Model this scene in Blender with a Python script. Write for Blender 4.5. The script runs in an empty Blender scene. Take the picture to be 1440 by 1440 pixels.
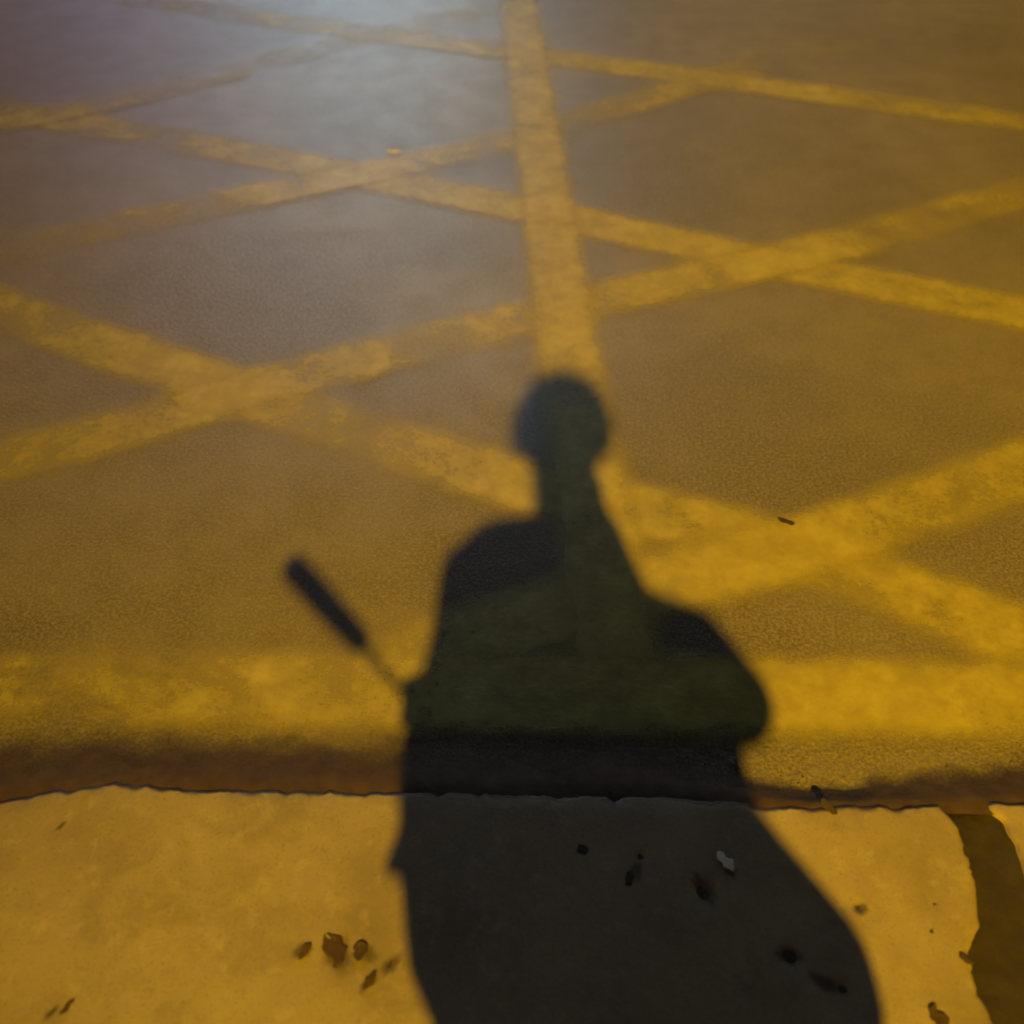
import bpy, bmesh, math, random
from mathutils import Vector, noise, Matrix
random.seed(7)
R = math.radians
sc = bpy.context.scene
C = sc.collection

# ------------------------------------------------------------- camera, world, exposure
cam = bpy.data.cameras.new('camera'); camo = bpy.data.objects.new('camera', cam); C.objects.link(camo)
cam.sensor_width = 36; cam.lens = 36.0; cam.clip_start = 0.005; cam.clip_end = 500
camo.location = (0, 0, 1.42); camo.rotation_euler = (R(90 - 44.6), 0, 0)
cam.dof.use_dof = True; cam.dof.focus_distance = 1.75; cam.dof.aperture_fstop = 2.1
sc.camera = camo
w = bpy.data.worlds.new('World'); sc.world = w; w.use_nodes = True
nt = w.node_tree; sky = nt.nodes.new('ShaderNodeTexSky'); sky.sky_type = 'NISHITA'
sky.sun_disc = False; sky.sun_elevation = R(-3.5); sky.sun_rotation = R(200)
nt.links.new(sky.outputs[0], nt.nodes['Background'].inputs[0]); nt.nodes['Background'].inputs[1].default_value = 0.05
sc.view_settings.view_transform = 'Standard'; sc.view_settings.look = 'None'
sc.view_settings.exposure = 0; sc.view_settings.gamma = 1
sc.render.engine = 'CYCLES'

# ------------------------------------------------------------- helpers
def tag(o, label=None, cat=None, group=None, kind=None):
    for k, v in (('label', label), ('category', cat), ('group', group), ('kind', kind)):
        if v: o[k] = v
    return o
def empty(name, loc=(0, 0, 0)):
    o = bpy.data.objects.new(name, None); C.objects.link(o); o.location = loc; return o
def link(name, me, mat=None, parent=None, smooth=True):
    if mat: me.materials.append(mat)
    if smooth: me.polygons.foreach_set('use_smooth', [True] * len(me.polygons))
    o = bpy.data.objects.new(name, me); C.objects.link(o)
    if parent: o.parent = parent
    return o
def pd(name, vs, fs, mat=None, parent=None, smooth=True, uvs=None):
    me = bpy.data.meshes.new(name); me.from_pydata(vs, [], fs); me.update()
    if uvs:
        ul = me.uv_layers.new(name='uv')
        for l in me.loops: ul.data[l.index].uv = uvs[l.vertex_index]
    return link(name, me, mat, parent, smooth)
def box(bm, x0, x1, y0, y1, z0, z1):
    v = [bm.verts.new((x, y, z)) for x in (x0, x1) for y in (y0, y1) for z in (z0, z1)]
    for f in ((0,1,3,2),(4,6,7,5),(0,4,5,1),(2,3,7,6),(0,2,6,4),(1,5,7,3)): bm.faces.new([v[i] for i in f])
def boxo(name, b, mat, parent=None, bevel=0.0):
    bm = bmesh.new(); box(bm, *b)
    if bevel: bmesh.ops.bevel(bm, geom=bm.edges[:], offset=bevel, segments=2, affect='EDGES')
    me = bpy.data.meshes.new(name); bm.to_mesh(me); bm.free(); return link(name, me, mat, parent, False)
def fin(bm, name, mat, parent=None, remesh=0):
    bmesh.ops.recalc_face_normals(bm, faces=bm.faces[:])
    me = bpy.data.meshes.new(name); bm.to_mesh(me); bm.free(); o = link(name, me, mat, parent)
    if remesh:
        m = o.modifiers.new('join', 'REMESH'); m.mode = 'VOXEL'; m.voxel_size = remesh; m.use_smooth_shade = True
        s = o.modifiers.new('soft', 'SMOOTH'); s.iterations = 3; s.factor = .5
    return o
def tube(bm, pts, rad, n=12, flat=1.0):
    """tapered tube through pts with rounded ends"""
    P = [Vector(p) for p in pts]; r = list(rad)
    d0 = (P[0]-P[1]).normalized(); d1 = (P[-1]-P[-2]).normalized()
    P = [P[0]+d0*r[0]*.85, P[0]+d0*r[0]*.5] + P + [P[-1]+d1*r[-1]*.5, P[-1]+d1*r[-1]*.85]
    r = [r[0]*.4, r[0]*.85] + r + [r[-1]*.85, r[-1]*.4]
    rings = []
    for i, p in enumerate(P):
        t = (P[min(i+1, len(P)-1)] - P[max(i-1, 0)]).normalized()
        a = t.cross(Vector((0.13, 0.98, 0.1))).normalized(); b = t.cross(a)
        rings.append([bm.verts.new(p + a*math.cos(k/n*2*math.pi)*r[i] + b*math.sin(k/n*2*math.pi)*r[i]*flat) for k in range(n)])
    for A, B in zip(rings, rings[1:]):
        for k in range(n): bm.faces.new((A[k], A[(k+1) % n], B[(k+1) % n], B[k]))
    bm.faces.new(rings[0][::-1]); bm.faces.new(rings[-1])
def loft(bm, rings, n=28, p=2.4):
    """rings: (z, xl, xr, y0, y1) superellipses"""
    rs = []
    for z, xl, xr, y0, y1 in rings:
        q = []
        for k in range(n):
            a = k/n*2*math.pi; c, s = math.cos(a), math.sin(a)
            q.append(bm.verts.new(((xl+xr)/2 + (xr-xl)/2*math.copysign(abs(c)**(2/p), c), (y0+y1)/2 + (y1-y0)/2*math.copysign(abs(s)**(2/p), s), z)))
        rs.append(q)
    for A, B in zip(rs, rs[1:]):
        for k in range(n): bm.faces.new((A[k], A[(k+1) % n], B[(k+1) % n], B[k]))
    bm.faces.new(rs[0][::-1]); bm.faces.new(rs[-1])

# ------------------------------------------------------------- materials
def new(name):
    m = bpy.data.materials.new(name); m.use_nodes = True
    return m, m.node_tree, m.node_tree.nodes['Principled BSDF']
def plain(name, col, rough=.6, metal=0, spec=.5):
    m, t, b = new(name)
    n = t.nodes.new('ShaderNodeTexNoise'); n.inputs['Scale'].default_value = 30; n.inputs['Detail'].default_value = 4
    tc = t.nodes.new('ShaderNodeTexCoord'); t.links.new(tc.outputs['Object'], n.inputs['Vector'])
    mx = t.nodes.new('ShaderNodeMixRGB'); mx.inputs[1].default_value = (*[c*.8 for c in col], 1); mx.inputs[2].default_value = (*[min(1, c*1.15) for c in col], 1)
    t.links.new(n.outputs[0], mx.inputs[0]); t.links.new(mx.outputs[0], b.inputs['Base Color'])
    b.inputs['Roughness'].default_value = rough; b.inputs['Metallic'].default_value = metal; b.inputs['Specular IOR Level'].default_value = spec
    return m
def glow(name, col, s):
    m, t, b = new(name); b.inputs['Base Color'].default_value = (.02, .02, .02, 1)
    b.inputs['Emission Color'].default_value = (*col, 1); b.inputs['Emission Strength'].default_value = s
    return m
class G:                                   # small node-graph helper, world-position coordinates
    def __init__(s, t): s.t = t; s.pos = t.nodes.new('ShaderNodeNewGeometry').outputs['Position']
    def noise(s, scale, detail=3, rough=.5, stretch=(1, 1, 1), off=0, dist=0):
        mp = s.t.nodes.new('ShaderNodeMapping'); mp.inputs['Scale'].default_value = stretch; mp.inputs['Location'].default_value = (off, off*.7, 0)
        s.t.links.new(s.pos, mp.inputs['Vector'])
        n = s.t.nodes.new('ShaderNodeTexNoise'); n.inputs['Scale'].default_value = scale; n.inputs['Detail'].default_value = detail; n.inputs['Roughness'].default_value = rough
        n.inputs['Distortion'].default_value = dist
        s.t.links.new(mp.outputs[0], n.inputs['Vector']); return n.outputs[0]
    def vor(s, scale, feature='F1'):
        n = s.t.nodes.new('ShaderNodeTexVoronoi'); n.feature = feature; n.inputs['Scale'].default_value = scale
        s.t.links.new(s.pos, n.inputs['Vector']); return n
    def rng(s, v, a, b, c=0, d=1, mode='SMOOTHSTEP'):
        n = s.t.nodes.new('ShaderNodeMapRange'); n.interpolation_type = mode
        s.t.links.new(v, n.inputs[0])
        for i, q in enumerate((a, b, c, d)): n.inputs[i+1].default_value = q
        return n.outputs[0]
    def math(s, op, a, b=0, c=None):
        n = s.t.nodes.new('ShaderNodeMath'); n.operation = op
        for i, q in enumerate((a, b) if c is None else (a, b, c)):
            if isinstance(q, (int, float)): n.inputs[i].default_value = q
            else: s.t.links.new(q, n.inputs[i])
        return n.outputs[0]
    def mix(s, f, a, b, mode='MIX'):
        n = s.t.nodes.new('ShaderNodeMixRGB'); n.blend_type = mode
        for i, q in enumerate((f, a, b)):
            if isinstance(q, (int, float)): n.inputs[i].default_value = q
            elif isinstance(q, tuple): n.inputs[i].default_value = (*q, 1)
            else: s.t.links.new(q, n.inputs[i])
        return n.outputs[0]
    def bump(s, h, dist, strength=1, normal=None):
        n = s.t.nodes.new('ShaderNodeBump'); n.inputs['Distance'].default_value = dist; n.inputs['Strength'].default_value = strength
        s.t.links.new(h, n.inputs['Height'])
        if normal: s.t.links.new(normal, n.inputs['Normal'])
        return n.outputs[0]

def asphalt_mat():
    m, t, b = new('asphalt'); g = G(t)
    big = g.noise(1.3, 3, .55, off=3); mid = g.noise(9, 4, .6); fine = g.noise(160, 3, .65); st = g.vor(230)
    col = g.mix(g.rng(big, .36, .64), (.115, .093, .066), (.195, .158, .115))
    col = g.mix(g.rng(mid, .3, .75, 0, .55), col, (.108, .083, .062))
    col = g.mix(g.rng(fine, .38, .66, 0, .7), col, (.27, .23, .175))
    col = g.mix(g.rng(st.outputs['Color'], .75, 1, 0, .45), col, (.30, .28, .24))
    t.links.new(col, b.inputs['Base Color'])
    sp = t.nodes.new('ShaderNodeSeparateXYZ'); t.links.new(g.pos, sp.inputs[0])
    dusty = g.rng(sp.outputs[1], .98, 2.1, 1, 0)          # dust towards the gutter, polished by wheels farther out
    t.links.new(g.math('ADD', g.rng(mid, .3, .7, .34, .43), g.math('MULTIPLY', dusty, .30)), b.inputs['Roughness'])
    t.links.new(g.math('MULTIPLY_ADD', dusty, -.42, .5), b.inputs['Specular IOR Level'])
    n1 = g.bump(g.noise(120, 4, .7, stretch=(.7, 1.2, 1)), .004, .55)
    n2 = g.bump(st.outputs['Distance'], .0016, .5, n1)
    t.links.new(n2, b.inputs['Normal'])
    return m
def paint_mat():
    m, t, b = new('worn_yellow_paint'); g = G(t)
    uv = t.nodes.new('ShaderNodeUVMap'); uv.uv_map = 'uv'
    sep = t.nodes.new('ShaderNodeSeparateXYZ'); t.links.new(uv.outputs[0], sep.inputs[0])
    v = sep.outputs[1]                      # distance from the centre of the band in metres
    edge = g.math('ADD', v, g.math('MULTIPLY', g.math('SUBTRACT', g.noise(14, 5, .7, off=5), .5), .045))
    body = g.rng(edge, .044, .106, 1, 0)
    at = t.nodes.new('ShaderNodeAttribute'); at.attribute_name = 'paint_left'; left = at.outputs['Fac']
    thr = g.math('MULTIPLY_ADD', left, -.46, .74)
    n = g.math('ADD', g.math('MULTIPLY', g.noise(5, 5, .6, off=11, dist=.4), .7), g.math('MULTIPLY', g.noise(70, 4, .7, off=2), .3))
    wear = g.rng(g.math('SUBTRACT', n, thr), -.22, .20, 0, 1)
    a = g.math('MULTIPLY', g.math('MULTIPLY', body, wear), g.rng(g.noise(9, 5, .7, off=21), .33, .68, .62, .90))
    t.links.new(a, b.inputs['Alpha'])
    col = g.mix(g.rng(g.noise(18, 4, .6), .3, .7), (.43, .345, .055), (.50, .405, .07))
    t.links.new(col, b.inputs['Base Color'])
    b.inputs['Roughness'].default_value = .5
    n1 = g.bump(g.noise(75, 3, .6, stretch=(.7, 1.2, 1)), .004, .3)
    t.links.new(n1, b.inputs['Normal'])
    return m
def concrete_mat(name, c0, c1):
    m, t, b = new(name); g = G(t)
    col = g.mix(g.rng(g.noise(2.6, 4, .55, off=1), .3, .7), c0, c1)
    col = g.mix(g.rng(g.noise(9, 6, .66, off=4, dist=.3), .40, .70, 0, .7), col, tuple(x*.72 for x in c0))
    col = g.mix(g.rng(g.noise(34, 5, .65, off=8, dist=.2), .52, .75, 0, .5), col, tuple(min(1, x*1.25) for x in c1))
    col = g.mix(g.rng(g.noise(210, 3, .65), .52, .72, 0, .5), col, tuple(x*.6 for x in c0))
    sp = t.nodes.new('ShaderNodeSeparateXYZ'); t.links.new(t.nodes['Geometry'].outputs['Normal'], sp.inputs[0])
    col = g.mix(g.rng(sp.outputs[1], .08, .4, 0, .93), col, (.035, .022, .012))      # shade put into the colour of faces towards the road, dulling the lit rim
    t.links.new(col, b.inputs['Base Color'])
    t.links.new(g.rng(g.noise(12, 3), .3, .7, .6, .78), b.inputs['Roughness'])
    n1 = g.bump(g.noise(22, 6, .65), .003, .5); n2 = g.bump(g.noise(200, 4, .7), .0014, .5, n1)
    t.links.new(n2, b.inputs['Normal'])
    return m
def dirt_mat(name, c0, c1, soft=False, rough=.85, amax=.92, amp=.7):
    m, t, b = new(name); g = G(t)
    col = g.mix(g.rng(g.noise(30, 5, .65, off=6), .3, .7), c0, c1)
    t.links.new(col, b.inputs['Base Color']); b.inputs['Roughness'].default_value = rough
    t.links.new(g.bump(g.noise(130, 4, .65), .003, .5), b.inputs['Normal'])
    if soft:
        uv = t.nodes.new('ShaderNodeUVMap'); uv.uv_map = 'uv'
        sep = t.nodes.new('ShaderNodeSeparateXYZ'); t.links.new(uv.outputs[0], sep.inputs[0])
        e = g.math('ADD', sep.outputs[1], g.math('MULTIPLY', g.math('SUBTRACT', g.noise(16, 5, .65, off=9), .5), amp))
        t.links.new(g.rng(e, .25, .98, amax, 0), b.inputs['Alpha'])
    return m
M_as = asphalt_mat(); M_pt = paint_mat()
M_kb = concrete_mat('kerb_concrete', (.26, .20, .12), (.34, .27, .165))
M_pv = concrete_mat('pavement_concrete', (.25, .22, .17), (.33, .3, .24))
M_silt_shade = dirt_mat('gutter_silt_shade', (.05, .025, .014), (.085, .048, .026), True)  # silt tone, dark enough to carry the kerb's shade as well
M_joint = dirt_mat('joint_filling', (.022, .014, .008), (.038, .025, .014))
M_clod = dirt_mat('dirt_clod', (.03, .02, .012), (.06, .04, .025))
M_leaf = dirt_mat('dead_leaf', (.035, .018, .010), (.075, .04, .02), rough=.8)
M_pale = plain('paper_scrap', (.8, .78, .7), .8)
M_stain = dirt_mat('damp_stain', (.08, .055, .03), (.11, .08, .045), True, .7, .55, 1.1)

# ------------------------------------------------------------- the road surface
def hroad(x, y):
    k = max(0.0, min(1.0, (2.5 - y)/1.1)) * max(0.0, min(1.0, (2.2-abs(x))/.6))
    if k <= 0: return 0.0
    near = 1.2 + 1.6*max(0, min(1, (1.6-y)/.6))
    v = noise.noise((x*28, y*34, 0))*.0005 + noise.noise((x*85, y*95, 3.1))*.0007*near
    return v*k
def steps(a, b, fine, lo, hi, grow=1.18):
    xs = []; x = a
    while x <= b: xs.append(x); x += fine
    s = fine
    while xs[-1] < hi: s *= grow; xs.append(xs[-1]+s)
    s = fine
    while xs[0] > lo: s *= grow; xs.insert(0, xs[0]-s)
    return xs
def kerb_y(x): return .8005 - .018*x
XS = steps(-1.7, 1.7, .0065, -70, 70); YS = steps(0.0, 1.6, .0065, 0, 0)
YS = [y for y in steps(.78, 2.4, .0065, .78, 7.6) ]
vs = []; fs = []; nx = len(XS)
for j, y in enumerate(YS):
    for x in XS:
        yy = y if j else y
        vs.append((x, yy - .018*x if abs(x) < 3 else yy - .018*3*math.copysign(1, x), hroad(x, yy)))
for j in range(len(YS)-1):
    for i in range(nx-1):
        a = j*nx+i; fs.append((a, a+1, a+nx+1, a+nx))
road = pd('road', vs, fs, M_as); tag(road, kind='structure')
# ------------------------------------------------------------- the yellow box-junction markings
marks = empty('box_junction_marking'); tag(marks, kind='structure')
def band(name, pts, off, half=.115):
    # points are (x, y, how much paint is left there); dense smoothed centre line
    P = [Vector(p) for p in pts]; fine = []
    for a_, b_ in zip(P, P[1:]):
        n = max(1, int((b_-a_).xy.length/.014))
        for k in range(n): fine.append(a_.lerp(b_, k/n))
    fine.append(P[-1])
    for _ in range(45): fine = [fine[0]] + [(fine[i-1]+fine[i]*2+fine[i+1])/4 for i in range(1, len(fine)-1)] + [fine[-1]]
    left = [p.z for p in fine]; fine = [Vector((p.x, p.y, 0)) for p in fine]
    K = 16; vs = []; uv = []; fs = []; s = 0
    for i, p in enumerate(fine):
        t = (fine[min(i+3, len(fine)-1)]-fine[max(i-3, 0)]).normalized(); nrm = Vector((-t.y, t.x, 0))
        if i: s += (p-fine[i-1]).length
        for k in range(K+1):
            v = (k/K*2-1)*half; q = p+nrm*v
            yy = q.y + .018*q.x
            vs.append((q.x, q.y, hroad(q.x, yy)+off)); uv.append((s, abs(v)))
    for i in range(len(fine)-1):
        for k in range(K):
            a = i*(K+1)+k; fs.append((a, a+1, a+K+2, a+K+1))
    o = pd(name, vs, fs, M_pt, marks, True, uv)
    at = o.data.attributes.new('paint_left', 'FLOAT', 'POINT'); at.data.foreach_set('value', [left[i] for i in range(len(fine)) for k in range(K+1)])
A = [[(-2.9, 5.0, .2), (-1.499, 4.36, .35), (-.874, 4.12, .5), (0, 3.81, .7), (.4, 3.67, .85), (.919, 3.488, .75), (1.66, 3.22, .5), (3, 2.75, .4)],
     [(-2.7, 3.7, .5), (-1.7, 3.33, .6), (-1.047, 3.09, .55), (-.441, 2.85, .9), (.02, 2.665, .85), (.637, 2.39, 1.05), (.9, 2.28, .8), (1.26, 2.13, .95), (2.2, 1.7, .7)],
     [(-2.3, 2.75, .4), (-1.271, 2.16, .5), (-.622, 1.826, 1.0), (-.45, 1.74, .5), (-.178, 1.61, .6), (.05, 1.5, .95), (.22, 1.46, .8), (.554, 1.325, 1.1), (.68, 1.26, .5), (.80, 1.18, .95), (.88, 1.13, .7), (1.1, 1.02, .5)]]
B = [[(-2.6, 2.75, .4), (-1.9, 3.08, .5), (-1.534, 3.26, .7), (-1.2, 3.47, .35), (-.829, 3.75, .3), (-.4, 4.04, .4), (0, 4.34, .25), (.8, 4.9, .2)],
     [(-2.2, 2.0, .3), (-1.361, 2.423, .35), (-.942, 2.64, .5), (-.443, 2.868, .9), (-.2, 2.99, .5), (.022, 3.12, .5), (.3, 3.3, .5), (.587, 3.5, .7), (.9, 3.7, .2), (1.6, 4.1, .05)],
     [(-1.9, 1.14, .4), (-1.064, 1.587, .45), (-.75, 1.74, .6), (-.622, 1.815, .95), (-.45, 1.90, .75), (-.318, 1.96, .6), (.017, 2.107, .65), (.35, 2.25, .7), (.708, 2.385, 1.0), (1.0, 2.52, .5), (1.48, 2.758, .55), (2.9, 3.5, .4)],
     [(-.27, 1.045, .5), (.013, 1.16, .8), (.237, 1.24, .85), (.554, 1.345, 1.1), (.75, 1.43, .6), (1.056, 1.565, .7), (1.9, 1.98, .5)]]
for p in A: band('diagonal_line', p, .0022)
for p in B: band('diagonal_line', p, .0032)
band('lane_line', [(.02, 5.2, .6), (.028, 4.361, .75), (.094, 2.845, .9), (.130, 2.018, .9), (.165, 1.401, .9), (.18, 1.06, .8)], .0042)
band('border_line', [(-6, 1.11, .4), (-.859, 1.018, .4), (-.5, 1.018, .42), (-.36, 1.018, 1.0), (-.24, 1.015, .55), (-.1, 1.013, .9), (.3, 1.004, .85), (.5, 1.0, 1.05), (.66, .998, .9), (.852, .993, .6), (6, .91, .5)], .0052)

# ------------------------------------------------------------- silt in the gutter, kerb shade put into its colour, grit
def strip(name, x0, x1, f0, f1, z, mat, n, kind, parent=None):
    vs = []; uv = []; fs = []; K = 10
    for i in range(n+1):
        x = x0+(x1-x0)*i/n; a = f0(x); b = f1(x)
        for k in range(K+1):
            u = k/K; y = a+(b-a)*u
            vs.append((x, y, hroad(x, y+.018*x)+z*(1-max(0, min(1, (u-.22)/.78))**1.0)**1.5+.0012)); uv.append((x, u))
    for i in range(n):
        for k in range(K):
            q = i*(K+1)+k; fs.append((q, q+K+1, q+K+2, q+1))
    o = pd(name, vs, fs, mat, parent, True, uv); tag(o, kind=kind); return o
def silt_shade_w(x):
    base = .055+.095*max(0, min(1, (.45-x)/.25))
    if x > .55: base = .06+.25*min(.3, x-.55)
    return base+.02*noise.noise((x*4, 1, 0))+.012*noise.noise((x*17, 5, 0))
strip('gutter_silt_shade', -2.5, 2.5, lambda x: kerb_y(x)-.022-.035*math.exp(-((x+.80)/.10)**2), lambda x: kerb_y(x)+silt_shade_w(x), .034, M_silt_shade, 700, 'stuff')  # width and dark tone also stand in for the kerb's shadow band
def rock(bm, c, r, flat=.6, sub=1, seed=0, stretch=1.0, ang=0):
    ret = bmesh.ops.create_icosphere(bm, subdivisions=sub, radius=1)
    ca, sa = math.cos(ang), math.sin(ang)
    for v in ret['verts']:
        k = 1+.45*noise.noise(v.co*1.4+Vector((seed, seed*.7, 0)))
        x, y, z = v.co.x*r*k*stretch, v.co.y*r*k, v.co.z*r*k*flat
        v.co = Vector((c[0]+x*ca-y*sa, c[1]+x*sa+y*ca, c[2]+z))
bm = bmesh.new()
for i in range(1500):
    x = random.uniform(-1.2, 1.2)
    if x < .35 and random.random() < .5: continue
    y = kerb_y(x)+.012+abs(random.gauss(0, .075)); r = random.uniform(.0009, .0026)*(1.25 if random.random() < .1 else 1)
    rock(bm, (x, y, hroad(x, y+.018*x)+r*.3), r, .6, 1, i)
me = bpy.data.meshes.new('gutter_grit'); bm.to_mesh(me); bm.free()
tag(link('gutter_grit', me, M_as), kind='stuff')

# ------------------------------------------------------------- kerb stones and pavement
kerb = empty('kerb'); tag(kerb, kind='structure')
def edge_off(x):
    e = .004*noise.noise((x*5, 0, 2))+.0035*noise.noise((x*16, 4, 0))+.002*noise.noise((x*45, 9, 0))
    e += -.030*math.exp(-((x+.80)/.085)**2)          # broken corner at the far left
    e += .0022*noise.noise((x*110, 3, 0)) + .0035*max(0, noise.noise((x*34, 6, 0))-.15)*-3
    e += .010*math.exp(-((x+.60)/.07)**2) - .012*math.exp(-((x-.42)/.10)**2) - .008*math.exp(-((x-.60)/.06)**2)
    return e
def jl(y):                                            # ragged left side of the open joint
    T = [(.471, .618), (.524, .610), (.561, .616), (.609, .645), (.67, .656), (.746, .657), (.779, .645), (.9, .60)]
    return interp(T, y)+.003*noise.noise((y*60, 0, 0))+.003*noise.noise((y*150, 2, 0))
def jr(y):
    T = [(.40, .75), (.471, .75), (.60, .742), (.66, .722), (.70, .724), (.746, .720), (.779, .705), (.9, .70)]
    return interp(T, y)+.003*noise.noise((y*55, 7, 0))
def interp(T, y):
    if y <= T[0][0]: return T[0][1]
    for (a, va), (b, vb) in zip(T, T[1:]):
        if y <= b:
            u = (y-a)/(b-a); u = u*u*(3-2*u); return va+(vb-va)*u
    return T[-1][1]
dents = [(.37, .556, .009, .003), (.478, .624, .006, .004), (.585, .627, .004, .0025), (.268, .644, .016, .003), (.183, .697, .005, .003),
         (-.238, .565, .013, .003), (.431, .515, .008, .003), (.102, .708, .007, .0015), (-.162, .546, .004, .002), (.604, .549, .004, .002), (-.573, .492, .004, .002)]
def hk(x, y):
    z = .04+.0012*noise.noise((x*6, y*6, 1))+.0006*noise.noise((x*30, y*30, 5))+.00025*noise.noise((x*120, y*120, 5))
    for dx, dy, r, d in dents:
        q = ((x-dx)**2+(y-dy)**2)/(r*r)
        if q < 6: z -= d*math.exp(-q)
    return z
def kerb_stone(fl, fr, nx, ny=80, depth=.42):
    """fl, fr: side outlines as functions of y"""
    vs = []; fs = []
    prof = [(-1, 0)]                                  # rows: back ... top edge ... face
    rows = []
    for j in range(ny+1): rows.append(('t', 1-(j/ny)))   # 1 = back, 0 = front edge
    for j in range(7): rows.append(('f', j/6))
    for kind, s in rows:
        for i in range(nx+1):
            u = i/nx
            yb = kerb_y((fl(.7)+fr(.7))/2)-depth
            for _ in (0,):
                y = None
            x = fl(.7)*(1-u)+fr(.7)*u
            ye = kerb_y(x)+edge_off(x)
            if kind == 't': y = ye-.004-(ye-.004-yb)*s
            else: y = ye-.004+(.005+.002*noise.noise((x*30, s*3, 0)))*min(1, s*2.2)
            x = fl(y)*(1-u)+fr(y)*u
            rr = .010
            if kind == 't':
                z = hk(x, y); dd = (ye-.004-y)
                z -= .006*math.exp(-dd/.007)*(.3+1.4*abs(noise.noise((x*22, y*30, 2))))
                sd = min((x-fl(y)), (fr(y)-x)); z -= .010*math.exp(-sd/.005)
                if i in (0, nx): z = .002
            else: z = (hk(x, y)-.0065)*(1-s)-.05*s
            vs.append((x, y, z))
    for j in range(len(rows)-1):
        for i in range(nx):
            a = j*(nx+1)+i; fs.append((a, a+nx+1, a+nx+2, a+1))
    return pd('kerb_stone', vs, fs, M_kb, kerb)
kerb_stone(lambda y: -.86+.004*noise.noise((y*30, 1, 1)), jl, 420)
kerb_stone(jr, lambda y: 2.2, 220)
kerb_stone(lambda y: -2.4, lambda y: -.868+.004*noise.noise((y*30, 1, 1)), 160)
for a, b in ((-4.0, -2.41), (2.21, 3.8)): kerb_stone(lambda y, a=a: a, lambda y, b=b: b, 60, 20)
# dirt in the open joint, parts of the kerb
def joint(f0, f1, zt=.030):
    vs = []; fs = []; n = 90; K = 12
    for i in range(n+1):
        y = .37+(.80-.37)*i/n
        a = f0(y)-.004; b = f1(y)+.004
        y2 = y if i < n else .797
        for k in range(K+1):
            x = a+(b-a)*k/K
            ye = kerb_y(x)+edge_off(x)-.004
            yy = min(y, ye)
            vs.append((x, yy, zt-.004*math.sin(k/K*math.pi)+.0022*noise.noise((x*60, y*40, 2)) - .02*math.exp(-max(0, ye-y)/.006)))
    for i in range(n):
        for k in range(K):
            q = i*(K+1)+k; fs.append((q, q+1, q+K+2, q+K+1))
    return pd('joint_filling', vs, fs, M_joint, kerb)
joint(jl, jr, .0335)
pv = bmesh.new()
pave = empty('pavement'); tag(pave, kind='structure')
for i in range(-7, 8):
    for j in range(9):
        x0 = i*.9; y1 = .37-j*.9-.008
        boxo('paving_slab', (x0+.005, x0+.895, y1-.89, y1-.018*0, -.02, .038), M_pv, pave, .003)
boxo('pavement_bed', (-70, 70, -17, .36, -.06, .03), M_joint, pave)
boxo('ground', (-200, 200, -200, 200, -.5, -.09), M_as).update_tag(); tag(bpy.data.objects['ground'], kind='structure')
boxo('far_pavement', (-70, 70, 7.5, 11, -.06, .12), M_pv); tag(bpy.data.objects['far_pavement'], kind='structure')

# ------------------------------------------------------------- bits lying on the kerb
def flake(name, x, y, L, W, ang, mat, curl=.4, seed=0, th=.0008):
    vs = []; fs = []; n = 10; K = 6
    for s in (0, 1):
        for i in range(n+1):
            u = i/n*2-1; w = W/2*max(0.05, (1-abs(u)**2.6))**.55*(1+.8*noise.noise((u*2.2+seed*3.3, 3, 1)))
            for k in range(K+1):
                v = k/K*2-1
                px = u*L/2; py = v*w+.3*W*noise.noise((u*1.5, seed, 0)); pz = curl*W*.5*(v*v)+curl*L*.12*u*u-(th if s else 0)+.0012
                vs.append((px, py, pz))
    N = (n+1)*(K+1)
    for i in range(n):
        for k in range(K):
            q = i*(K+1)+k; fs.append((q, q+K+1, q+K+2, q+1)); fs.append((q+N, q+1+N, q+K+2+N, q+K+1+N))
    rim = [k for k in range(K+1)]+[i*(K+1)+K for i in range(1, n+1)]+[n*(K+1)+k for k in range(K-1, -1, -1)]+[i*(K+1) for i in range(n-1, 0, -1)]
    for a, b in zip(rim, rim[1:]+rim[:1]): fs.append((a, b, b+N, a+N))
    o = pd(name, vs, fs, mat); o.location = (x, y, hk(x, y)+.001); o.rotation_euler = (0, 0, ang); return o
def clod(x, y, r, st=1, ang=0, seed=0, flat=.45, z=None):
    bm = bmesh.new(); rock(bm, (0, 0, 0), r, flat*.45, 3, seed, st, ang)
    me = bpy.data.meshes.new('dirt_clod'); bm.to_mesh(me); bm.free()
    o = link('dirt_clod', me, M_clod); o.location = (x, y, (hk(x, y) if z is None else z)+r*.05); return o
def stain(x, y, rx, ry, ang, seed):
    vs = [(x, y, hk(x, y)+.0006)]; uv = [(0, 0)]; fs = []; n = 40; K = 6
    for k in range(1, K+1):
        for i in range(n):
            a = i/n*2*math.pi; q = k/K*(1+.35*noise.noise((math.cos(a)*1.3+seed, math.sin(a)*1.3, 0)))
            px, py = math.cos(a)*rx*q, math.sin(a)*ry*q
            X, Y = x+px*math.cos(ang)-py*math.sin(ang), y+px*math.sin(ang)+py*math.cos(ang)
            vs.append((X, Y, hk(X, Y)+.0006)); uv.append((a, k/K))
    for i in range(n): fs.append((0, 1+i, 1+(i+1) % n))
    for k in range(K-1):
        for i in range(n): a = 1+k*n; fs.append((a+i, a+n+i, a+n+(i+1) % n, a+(i+1) % n))
    return pd('stain', vs, fs, M_stain, kerb, True, uv)
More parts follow.
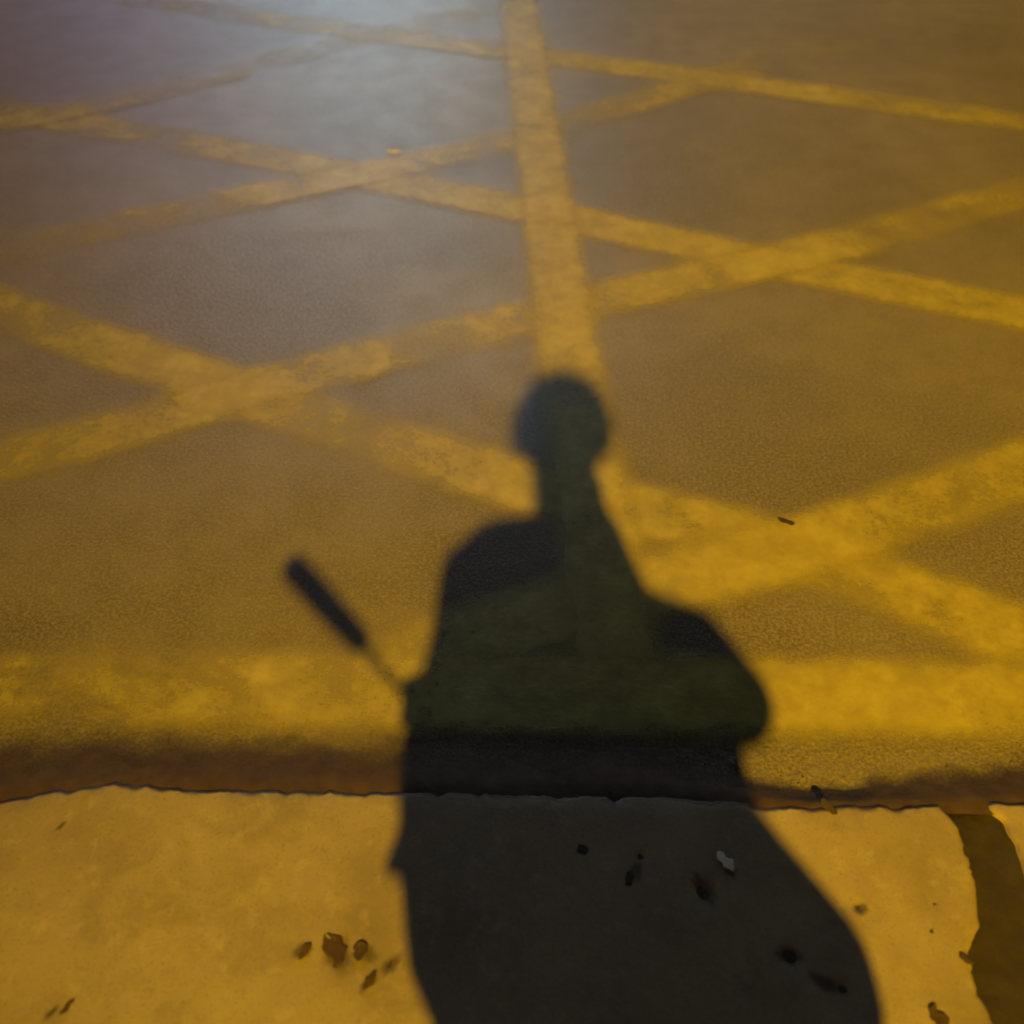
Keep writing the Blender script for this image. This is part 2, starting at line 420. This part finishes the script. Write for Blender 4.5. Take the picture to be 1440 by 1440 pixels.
for q in ((-.232, .560, .040, .030, -.9, 1), (-.280, .562, .016, .014, .5, 2), (-.196, .560, .022, .018, 0, 3), (-.160, .545, .022, .012, .8, 4), (-.188, .522, .020, .010, .9, 5),
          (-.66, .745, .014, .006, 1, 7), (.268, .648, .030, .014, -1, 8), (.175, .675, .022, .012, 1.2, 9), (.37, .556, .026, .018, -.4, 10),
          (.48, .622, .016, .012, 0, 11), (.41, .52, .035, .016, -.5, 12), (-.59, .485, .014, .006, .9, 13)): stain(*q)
LG = 'dead leaf scraps on the kerb'; CG = 'dark crumbs of dirt on the kerb'
tag(flake('leaf_scrap', -.238, .565, .050, .026, R(-62), M_leaf, 0.14, 1), 'largest dead leaf scrap, dark red brown, lying on lit kerb left of the shadow', 'leaf', LG)
tag(flake('leaf_scrap', -.277, .562, .024, .010, R(62), M_leaf, 0.16, 4), 'small brown leaf scrap just left of the largest leaf scrap', 'leaf', LG)
tag(flake('leaf_scrap', -.203, .562, .026, .017, R(75), M_leaf, .2, 7), 'small curled leaf scrap just right of the largest leaf scrap', 'leaf', LG)
tag(flake('leaf_scrap', -.186, .524, .028, .009, R(58), M_leaf, 0.16, 9), 'thin leaf sliver below the leaf cluster, nearest the bottom edge', 'leaf', LG)
tag(flake('leaf_scrap', -.573, .492, .024, .007, R(58), M_leaf, 0.12, 12), 'thin leaf sliver alone at the bottom left of the kerb', 'leaf', LG)
tag(flake('leaf_scrap', .545, .478, .032, .017, R(-65), M_leaf, 0.16, 15), 'brown leaf scrap at bottom right between shadow and open joint', 'leaf', LG)
tag(flake('paper_scrap', .304, .689, .034, .014, R(-52), M_pale, .1, 3), 'pale slanted paper scrap lying inside the shadow on the kerb', 'paper scrap')
tag(clod(-.161, .546, .006, 1.5, R(60), 2), 'dark dirt crumb on the lit kerb touching the left edge of the shadow', 'dirt crumb', CG)
tag(clod(.102, .708, .009, 1.2, R(-10), 3, .3), 'flat round dirt crumb in the shadow, leftmost of the shaded crumbs', 'dirt crumb', CG)
tag(clod(.185, .698, .0065, 1.2, R(-30), 5), 'small black dirt crumb in the shadow left of the paper scrap', 'dirt crumb', CG)
tag(clod(.165, .665, .006, 2.0, R(75), 6, .3), 'long faint dirt crumb just below the small black one in the shadow', 'dirt crumb', CG)
tag(clod(.265, .644, .008, 2.6, R(-60), 8, .22), 'long slanting dirt crumb in the shadow below the paper scrap', 'dirt crumb', CG)
tag(clod(.37, .556, .010, 1.5, R(-20), 9), 'black dirt crumb in the lower right bulge of the shadow', 'dirt crumb', CG)
tag(clod(.431, .513, .008, 1.6, R(-25), 10, .3), 'flat dirt crumb near the lower right tip of the shadow', 'dirt crumb', CG)
tag(clod(.478, .624, .0065, 1.1, R(30), 11, .5), 'three cornered dirt crumb on the lit kerb right of the shadow bulge', 'dirt crumb', CG)
tag(clod(.585, .627, .005, 1.1, R(80), 12, .5), 'tiny dirt crumb on the lit kerb beside the open joint', 'dirt crumb', CG)
tag(clod(.569, .589, .0026, 1.1, R(80), 13, .5), 'smallest speck of dirt on the lit kerb, below the tiny crumb', 'dirt crumb', CG)
tag(clod(.604, .553, .005, 2.2, R(-45), 14, .4), 'narrow dirt crumb on the left lip of the open joint', 'dirt crumb', CG)
tag(clod(.470, .776, .007, 2.0, R(-62), 15, .4), 'long dark dirt crumb on the outer kerb edge right of the shadow', 'dirt crumb', CG)
tag(clod(.535, 1.41, .007, 2.2, R(-30), 17, .25, 0.004), 'dark dirt crumb on the asphalt above the bright yellow crossing', 'dirt crumb')
o = flake('foil_scrap', -.36, 3.0, .045, .014, R(-4), M_pale, .3, 21); o.location.z = .006
tag(o, 'small bright scrap on the road by the upper left yellow crossing', 'litter')

# ------------------------------------------------------------- the street lamp behind, which gives the light
LP = Vector((-.3704, -8.1025, 7.9946))
lamp = empty('street_lamp', (LP.x-1.5, LP.y-.4, .03))
tag(lamp, 'tall grey street lamp with a sodium lantern behind the photographer', 'street lamp')
M_steel = plain('galvanised_steel', (.22, .23, .24), .45, .7)
def rel(p): return Vector(p)-lamp.location
bm = bmesh.new(); tube(bm, [(0, 0, 0), (0, 0, .9), (0, 0, 8.3)], [.09, .075, .045], 16); fin(bm, 'pole', M_steel, lamp)
bm = bmesh.new(); tube(bm, [(0, 0, 8.2), (.3, .08, 8.35), tuple(rel(LP+Vector((-.2, 0, .24))))], [.03, .028, .026], 12); fin(bm, 'arm', M_steel, lamp)
bm = bmesh.new()
q = rel(LP)
for sgn in (0,):
    rings = []
    for z, a, b_ in ((.30, .10, .05), (.27, .24, .11), (.20, .34, .16), (.13, .37, .17), (.13, .35, .15), (.19, .32, .14), (.25, .2, .09)):
        rings.append([bm.verts.new((q.x+a*math.cos(k/24*2*math.pi), q.y+b_*math.sin(k/24*2*math.pi), q.z+z)) for k in range(24)])
    for A_, B_ in zip(rings, rings[1:]):
        for k in range(24): bm.faces.new((A_[k], A_[(k+1) % 24], B_[(k+1) % 24], B_[k]))
    bm.faces.new(rings[0]); bm.faces.new(rings[-1])
fin(bm, 'lantern_cover', M_steel, lamp)
ld = bpy.data.lights.new('sodium_light', 'SPOT'); ld.energy = 12000; ld.color = (1.0, .595, .022); ld.spot_size = R(56); ld.spot_blend = 1.0; ld.shadow_soft_size = .095
lo = bpy.data.objects.new('sodium_light', ld); C.objects.link(lo); lo.location = q; lo.parent = lamp
lo.rotation_euler = (Vector((3.2, 1.6, 0))-LP).to_track_quat('-Z', 'Y').to_euler()

# ------------------------------------------------------------- buildings: the lit windows over the road, and fill windows added behind
def facade(name, label, y, face, x0, x1, h, wins, wall, depth=6):
    """wins: (xa, xb, za, zb, material or None). A wall of blocks around real openings with frame and pane"""
    root = empty(name, ((x0+x1)/2, y, 0)); tag(root, label, 'building')
    ox = (x0+x1)/2; d = 1 if face < 0 else -1           # wall body extends away from the street
    zs = sorted(set([0, h]+[z for w_ in wins for z in w_[2:4]]))
    bm = bmesh.new()
    for za, zb in zip(zs, zs[1:]):
        row = sorted([w_ for w_ in wins if w_[2] <= za+1e-6 and w_[3] >= zb-1e-6])
        cur = x0
        for w_ in row+[None]:
            e = w_[0] if w_ else x1
            if e-cur > .01: box(bm, cur-ox, e-ox, min(0, d*.35), max(0, d*.35), za, zb)
            if w_: cur = w_[1]
    fin(bm, 'wall', wall, root).data.polygons.foreach_set('use_smooth', [False]*1) if False else fin(bm, 'wall', wall, root)
    for xa, xb, za, zb, mt in wins:
        f = 'window'; bm = bmesh.new(); t = .06
        ya, yb = sorted((d*.10, d*.18))
        box(bm, xa-ox, xa-ox+t, ya, yb, za, zb); box(bm, xb-ox-t, xb-ox, ya, yb, za, zb)
        box(bm, xa-ox+t, xb-ox-t, ya, yb, za, za+t); box(bm, xa-ox+t, xb-ox-t, ya, yb, zb-t, zb)
        wo = fin(bm, 'window', M_steel, root); wo.data.polygons.foreach_set('use_smooth', [False]*len(wo.data.polygons))
        ya, yb = sorted((d*.13, d*.15))
        boxo('pane', (xa-ox+t, xb-ox-t, ya, yb, za+t, zb-t), mt, wo)
    rb = boxo('roof', (x0-ox-.1, x1-ox+.1, min(-.15*d, depth*d), max(-.15*d, depth*d), h, h+.25), M_steel, root)
    return root
M_wall = plain('dark_render', (.12, .11, .10), .9); M_glass = plain('unlit_glass', (.02, .02, .025), .08)
W_blue = glow('cool_lit_window', (.66, .86, 1.0), 11.0)
W_dim = glow('dim_cool_window', (.6, .8, 1.0), 1.5)
W_lil = glow('lilac_lit_window', (.6, .5, 1.0), 7.0)
W_pink = glow('rosy_lit_window', (1.0, .55, .38), 2.6)
W_warm = glow('warm_lit_window', (1.0, .78, .55), 4.0)
facade('shop_building', 'dark building across the road with cool lit shop window', 11, -1, -16, 16, 17,
       [(-2.5, -.4, 1.6, 4.1, W_blue), (-4.5, -3.3, 1.8, 3.1, W_lil), (-6.6, -5.0, 1.8, 3.2, W_pink), (-3.1, -.9, 4.6, 6.6, W_dim), (1.9, 2.4, 1.6, 4.6, W_warm), (3.5, 3.9, 1.6, 3.8, W_warm),
        (.35, 1.2, 6.8, 8.8, W_dim), (.9, 2.5, 12, 14.5, M_glass), (-9, -7.5, 1.6, 3.6, M_glass), (6, 7.5, 6, 8, M_glass), (-6.6, -5.2, 7, 9, M_glass), (-3.0, -1.8, 8.5, 10.5, M_glass)], M_wall)
W_fill = glow('shop_fill', (1.0, .60, .30), 3.6)  # soft warm fill for the shaded ground, added behind and never in view
facade('plaza_fill_building', 'unseen long low building behind the pavement with lit shop windows added as fill', -17, 1, -16, 16, 7,
       [(-11+i*4.6, -7.2+i*4.6, .5, 3.2, W_fill) for i in range(5)], M_wall)

# ------------------------------------------------------------- the photographer, outside the picture
M_skin = plain('skin', (.42, .25, .17), .5); M_coat = plain('dark_coat', (.035, .035, .045), .85); M_tr = plain('dark_trousers', (.03, .03, .05), .85)
M_hair = plain('black_hair', (.015, .012, .01), .5); M_blk = plain('black_plastic', (.02, .02, .022), .4); M_foam = plain('grey_foam', (.03, .03, .03), .95)
per = empty('person', (.05, -.3, .04)); tag(per, 'person in a dark coat and trousers standing on the pavement holding a phone up', 'person')
ol = per.location
def sh(pts): return [tuple(Vector(p)-ol) for p in pts]
bm = bmesh.new()
def lf(bm, rings): loft(bm, [(z-ol.z, a-ol.x, b_-ol.x, c-ol.y, d-ol.y) for z, a, b_, c, d in rings])
def tb(bm, pts, r, n=12, flat=1.0): tube(bm, sh(pts), r, n, flat)
# head with brow, nose, mouth, chin, ears; neck and trunk
def ell(bm, c, r):
    ret = bmesh.ops.create_icosphere(bm, subdivisions=3, radius=1)
    for v in ret['verts']: v.co = Vector((c[0]-ol.x+v.co.x*r[0], c[1]-ol.y+v.co.y*r[1], c[2]-ol.z+v.co.z*r[2]))
hx = .012
ell(bm, (hx, -.30, 1.640), (.076, .095, .088)); ell(bm, (hx, -.262, 1.575), (.056, .062, .070)); ell(bm, (hx, -.226, 1.532), (.024, .02, .02))
tb(bm, [(hx, -.208, 1.625), (hx, -.196, 1.592)], [.008, .014]); ell(bm, (hx, -.207, 1.56), (.024, .010, .006)); ell(bm, (hx, -.208, 1.549), (.021, .010, .007))
for s in (-1, 1):
    ell(bm, (hx+s*.077, -.305, 1.61), (.010, .020, .031)); ell(bm, (hx+s*.030, -.220, 1.628), (.014, .012, .009)); ell(bm, (hx+s*.031, -.216, 1.645), (.020, .008, .005))
tb(bm, [(hx, -.315, 1.56), (.015, -.32, 1.47), (.01, -.325, 1.40)], [.050, .050, .058])
lf(bm, [(.84, -.14, .19, -.39, -.21), (.95, -.14, .17, -.39, -.22), (1.08, -.12, .15, -.38, -.22), (1.25, -.14, .13, -.40, -.21), (1.34, -.14, .085, -.39, -.24), (1.395, -.08, .06, -.37, -.28)])
# right arm raised with the phone; left arm bent holding the grip stick
tb(bm, [(.070, -.33, 1.290), (.195, -.34, 1.228), (.270, -.31, 1.137)], [.045, .042, .036])
tb(bm, [(.268, -.31, 1.137), (.140, -.20, 1.155), (.078, -.06, 1.262)], [.036, .032, .023])
tb(bm, [(-.13, -.31, 1.36), (-.145, -.36, 1.20), (-.155, -.36, 1.07)], [.045, .040, .035])
tb(bm, [(-.15, -.36, 1.07), (-.15, -.26, 1.00), (-.155, -.17, .985)], [.034, .028, .022])
# legs and feet
for s, fx in ((-1, -.06), (1, .16)):
    tb(bm, [(.05+s*.075, -.30, .86), (fx+s*.01, -.29, .50), (fx+s*.02, -.31, .14), (fx+s*.02, -.31, .10)], [.085, .055, .036, .036])
    tb(bm, [(fx+s*.02, -.33, .075), (fx+s*.03, -.22, .065), (fx+s*.035, -.13, .06)], [.034, .034, .028])
body = fin(bm, 'body', M_skin, per, .006)
# hands: palm and five fingers each, as part of one continuous mesh with the wrist
def hand(wrist, palm, fingers, thumb):
    bm = bmesh.new(); tb(bm, [wrist, palm], [.022, .027], 14, .62)
    for f in fingers: tb(bm, f, [.0085, .008, .0072][:len(f)] if len(f) < 4 else [.0088, .0082, .0076, .0068], 8)
    tb(bm, thumb, [.0115, .010, .0085], 8)
    return fin(bm, 'hand', M_skin, per, .0032)
def mr(*p): return (p[0]+.018, p[1], p[2])
hand(mr(.060, -.058, 1.262), mr(.048, -.040, 1.30),
     [[mr(.040, -.045, 1.290+i*.018), mr(.010, -.050, 1.293+i*.019), mr(-.025+.004*i, -.046, 1.296+i*.019), mr(-.042+.003*i, -.030, 1.297+i*.019)] for i in range(4)],
     [mr(.058, -.035, 1.29), mr(.054, -.016, 1.315), mr(.036, -.008, 1.345)])
hx2 = Vector((.013, 0, -.033))
def mv(p): return tuple(Vector(p)+hx2)
hand(mv((-.17, -.17, 1.02)), mv((-.182, -.135, 1.02)),
     [[mv(p) for p in ((-.178, -.122, 1.036-i*.017), (-.186, -.104, 1.036-i*.017), (-.204, -.104, 1.032-i*.016), (-.214, -.122, 1.030-i*.016))] for i in range(4)],
     [mv((-.178, -.15, 1.035)), mv((-.20, -.135, 1.045)), mv((-.214, -.118, 1.04))])
# coat: sleeves and a trunk that follows the silhouette
bm = bmesh.new()
lf(bm, [(.74, -.10, .27, -.42, -.18), (.79, -.135, .28, -.42, -.18), (.84, -.165, .28, -.42, -.18), (.90, -.178, .27, -.42, -.18), (.96, -.186, .265, -.42, -.18), (1.02, -.196, .275, -.42, -.18), (1.075, -.205, .270, -.42, -.18),
        (1.17, -.172, .22, -.42, -.18), (1.25, -.17, .17, -.42, -.19), (1.33, -.160, .098, -.41, -.20), (1.385, -.145, .078, -.40, -.22), (1.407, -.140, .075, -.38, -.25), (1.425, -.06, .08, -.37, -.26)])
tb(bm, [(.055, -.34, 1.308), (.120, -.34, 1.290), (.200, -.34, 1.245), (.270, -.31, 1.138)], [.048, .056, .064, .052])
tb(bm, [(.268, -.31, 1.14), (.140, -.20, 1.155), (.088, -.085, 1.240)], [.048, .042, .032])
tb(bm, [(-.110, -.32, 1.371), (-.145, -.36, 1.20), (-.155, -.36, 1.07)], [.052, .048, .044])
tb(bm, [(-.15, -.36, 1.07), (-.15, -.26, 1.00), (-.154, -.20, .988)], [.044, .038, .032])
tb(bm, [(-.175, -.30, .99), (-.197, -.30, .925)], [.012, .009])
tb(bm, [(-.035, -.33, 1.44), (.02, -.36, 1.45), (.06, -.33, 1.44)], [.018, .022, .018])
fin(bm, 'coat', M_coat, per, .007)
bm = bmesh.new()
lf(bm, [(.80, -.125, .20, -.39, -.20), (.92, -.12, .19, -.39, -.21)])
for s, fx in ((-1, -.06), (1, .16)):
    tb(bm, [(.05+s*.075, -.30, .86), (fx+s*.01, -.29, .50), (fx+s*.02, -.31, .14)], [.095, .068, .058])
fin(bm, 'trousers', M_tr, per, .008)
for s, fx in ((-1, -.06), (1, .16)):
    bm = bmesh.new(); tb(bm, [(fx+s*.02, -.35, .085), (fx+s*.025, -.24, .08), (fx+s*.035, -.11, .072)], [.040, .044, .034], 14, .8); fin(bm, 'shoe', M_blk, per, .006)
# hair: a cap plus many short tufts standing off the outline
bm = bmesh.new(); ell(bm, (hx, -.318, 1.652), (.083, .098, .088))
for i in range(700):
    a = random.uniform(0, 2*math.pi); e = random.uniform(-.35, 1.4)
    n_ = Vector((math.cos(a)*math.cos(e), math.sin(a)*math.cos(e), math.sin(e)))
    if n_.y > .35 and n_.z < .5: continue
    if n_.x > -.2 and random.random() < .35: continue
    p = Vector((hx, -.318, 1.652))+Vector((n_.x*.080, n_.y*.094, n_.z*.084)); d = (n_+Vector([random.uniform(-.6, .6) for _ in range(3)])).normalized()
    q2 = p+d*random.uniform(.010, .030)
    w_ = d.cross(Vector((0, 0, 1))).normalized()*.0016; u_ = d.cross(w_).normalized()*.0016
    vv = [bm.verts.new(x-ol) for x in (p-w_-u_, p+w_-u_, p+u_, q2)]
    for f in ((0, 1, 3), (1, 2, 3), (2, 0, 3), (0, 2, 1)): bm.faces.new([vv[k] for k in f])
fin(bm, 'hair', M_hair, per)
# held and worn things
ph = empty('phone', (.024, -.022, 1.355)); tag(ph, 'black phone held upright in the right hand of the person', 'phone')
boxo('case', (-.037, .037, -.0085, 0, -.078, .078), M_blk, ph, .003)
boxo('screen', (-.034, .034, -.0100, -.0086, -.074, .074), plain('screen_glass', (.02, .02, .02), .1), ph)
st = empty('grip_stick', (-.195, -.15, 1.005)); tag(st, 'thin metal stick with thick foam end held out in the left hand', 'stick')
so = st.location
bm = bmesh.new(); tube(bm, [(0.03, 0, -.03), (-.087, 0, .096)], [.0055, .0055], 10); fin(bm, 'shaft', M_steel, st)
bm = bmesh.new(); tube(bm, [(-.087, 0, .096), (-.15, 0, .161), (-.206, 0, .220)], [.0165, .020, .021], 16); fin(bm, 'foam_end', M_foam, st)
bag = empty('shoulder_bag', (.308, -.32, .735)); tag(bag, 'dark soft bag hanging at the right hip of the person', 'bag')
bm = bmesh.new(); loft(bm, [(-.08, -.06, .03, -.12, .08), (-.02, -.08, .065, -.13, .09), (.06, -.08, .085, -.13, .09), (.10, -.08, .088, -.13, .09), (.16, -.08, .042, -.12, .08), (.20, -.08, .012, -.11, .07), (.26, -.07, -.03, -.09, .05)])
fin(bm, 'bag_body', M_coat, bag, .008)
bm = bmesh.new(); tube(bm, [(-.04, .03, .20), (-.15, .10, .40), (-.238, .10, .58), (-.25, .02, .655)], [.008]*4, 8, .5); fin(bm, 'strap', M_coat, bag)
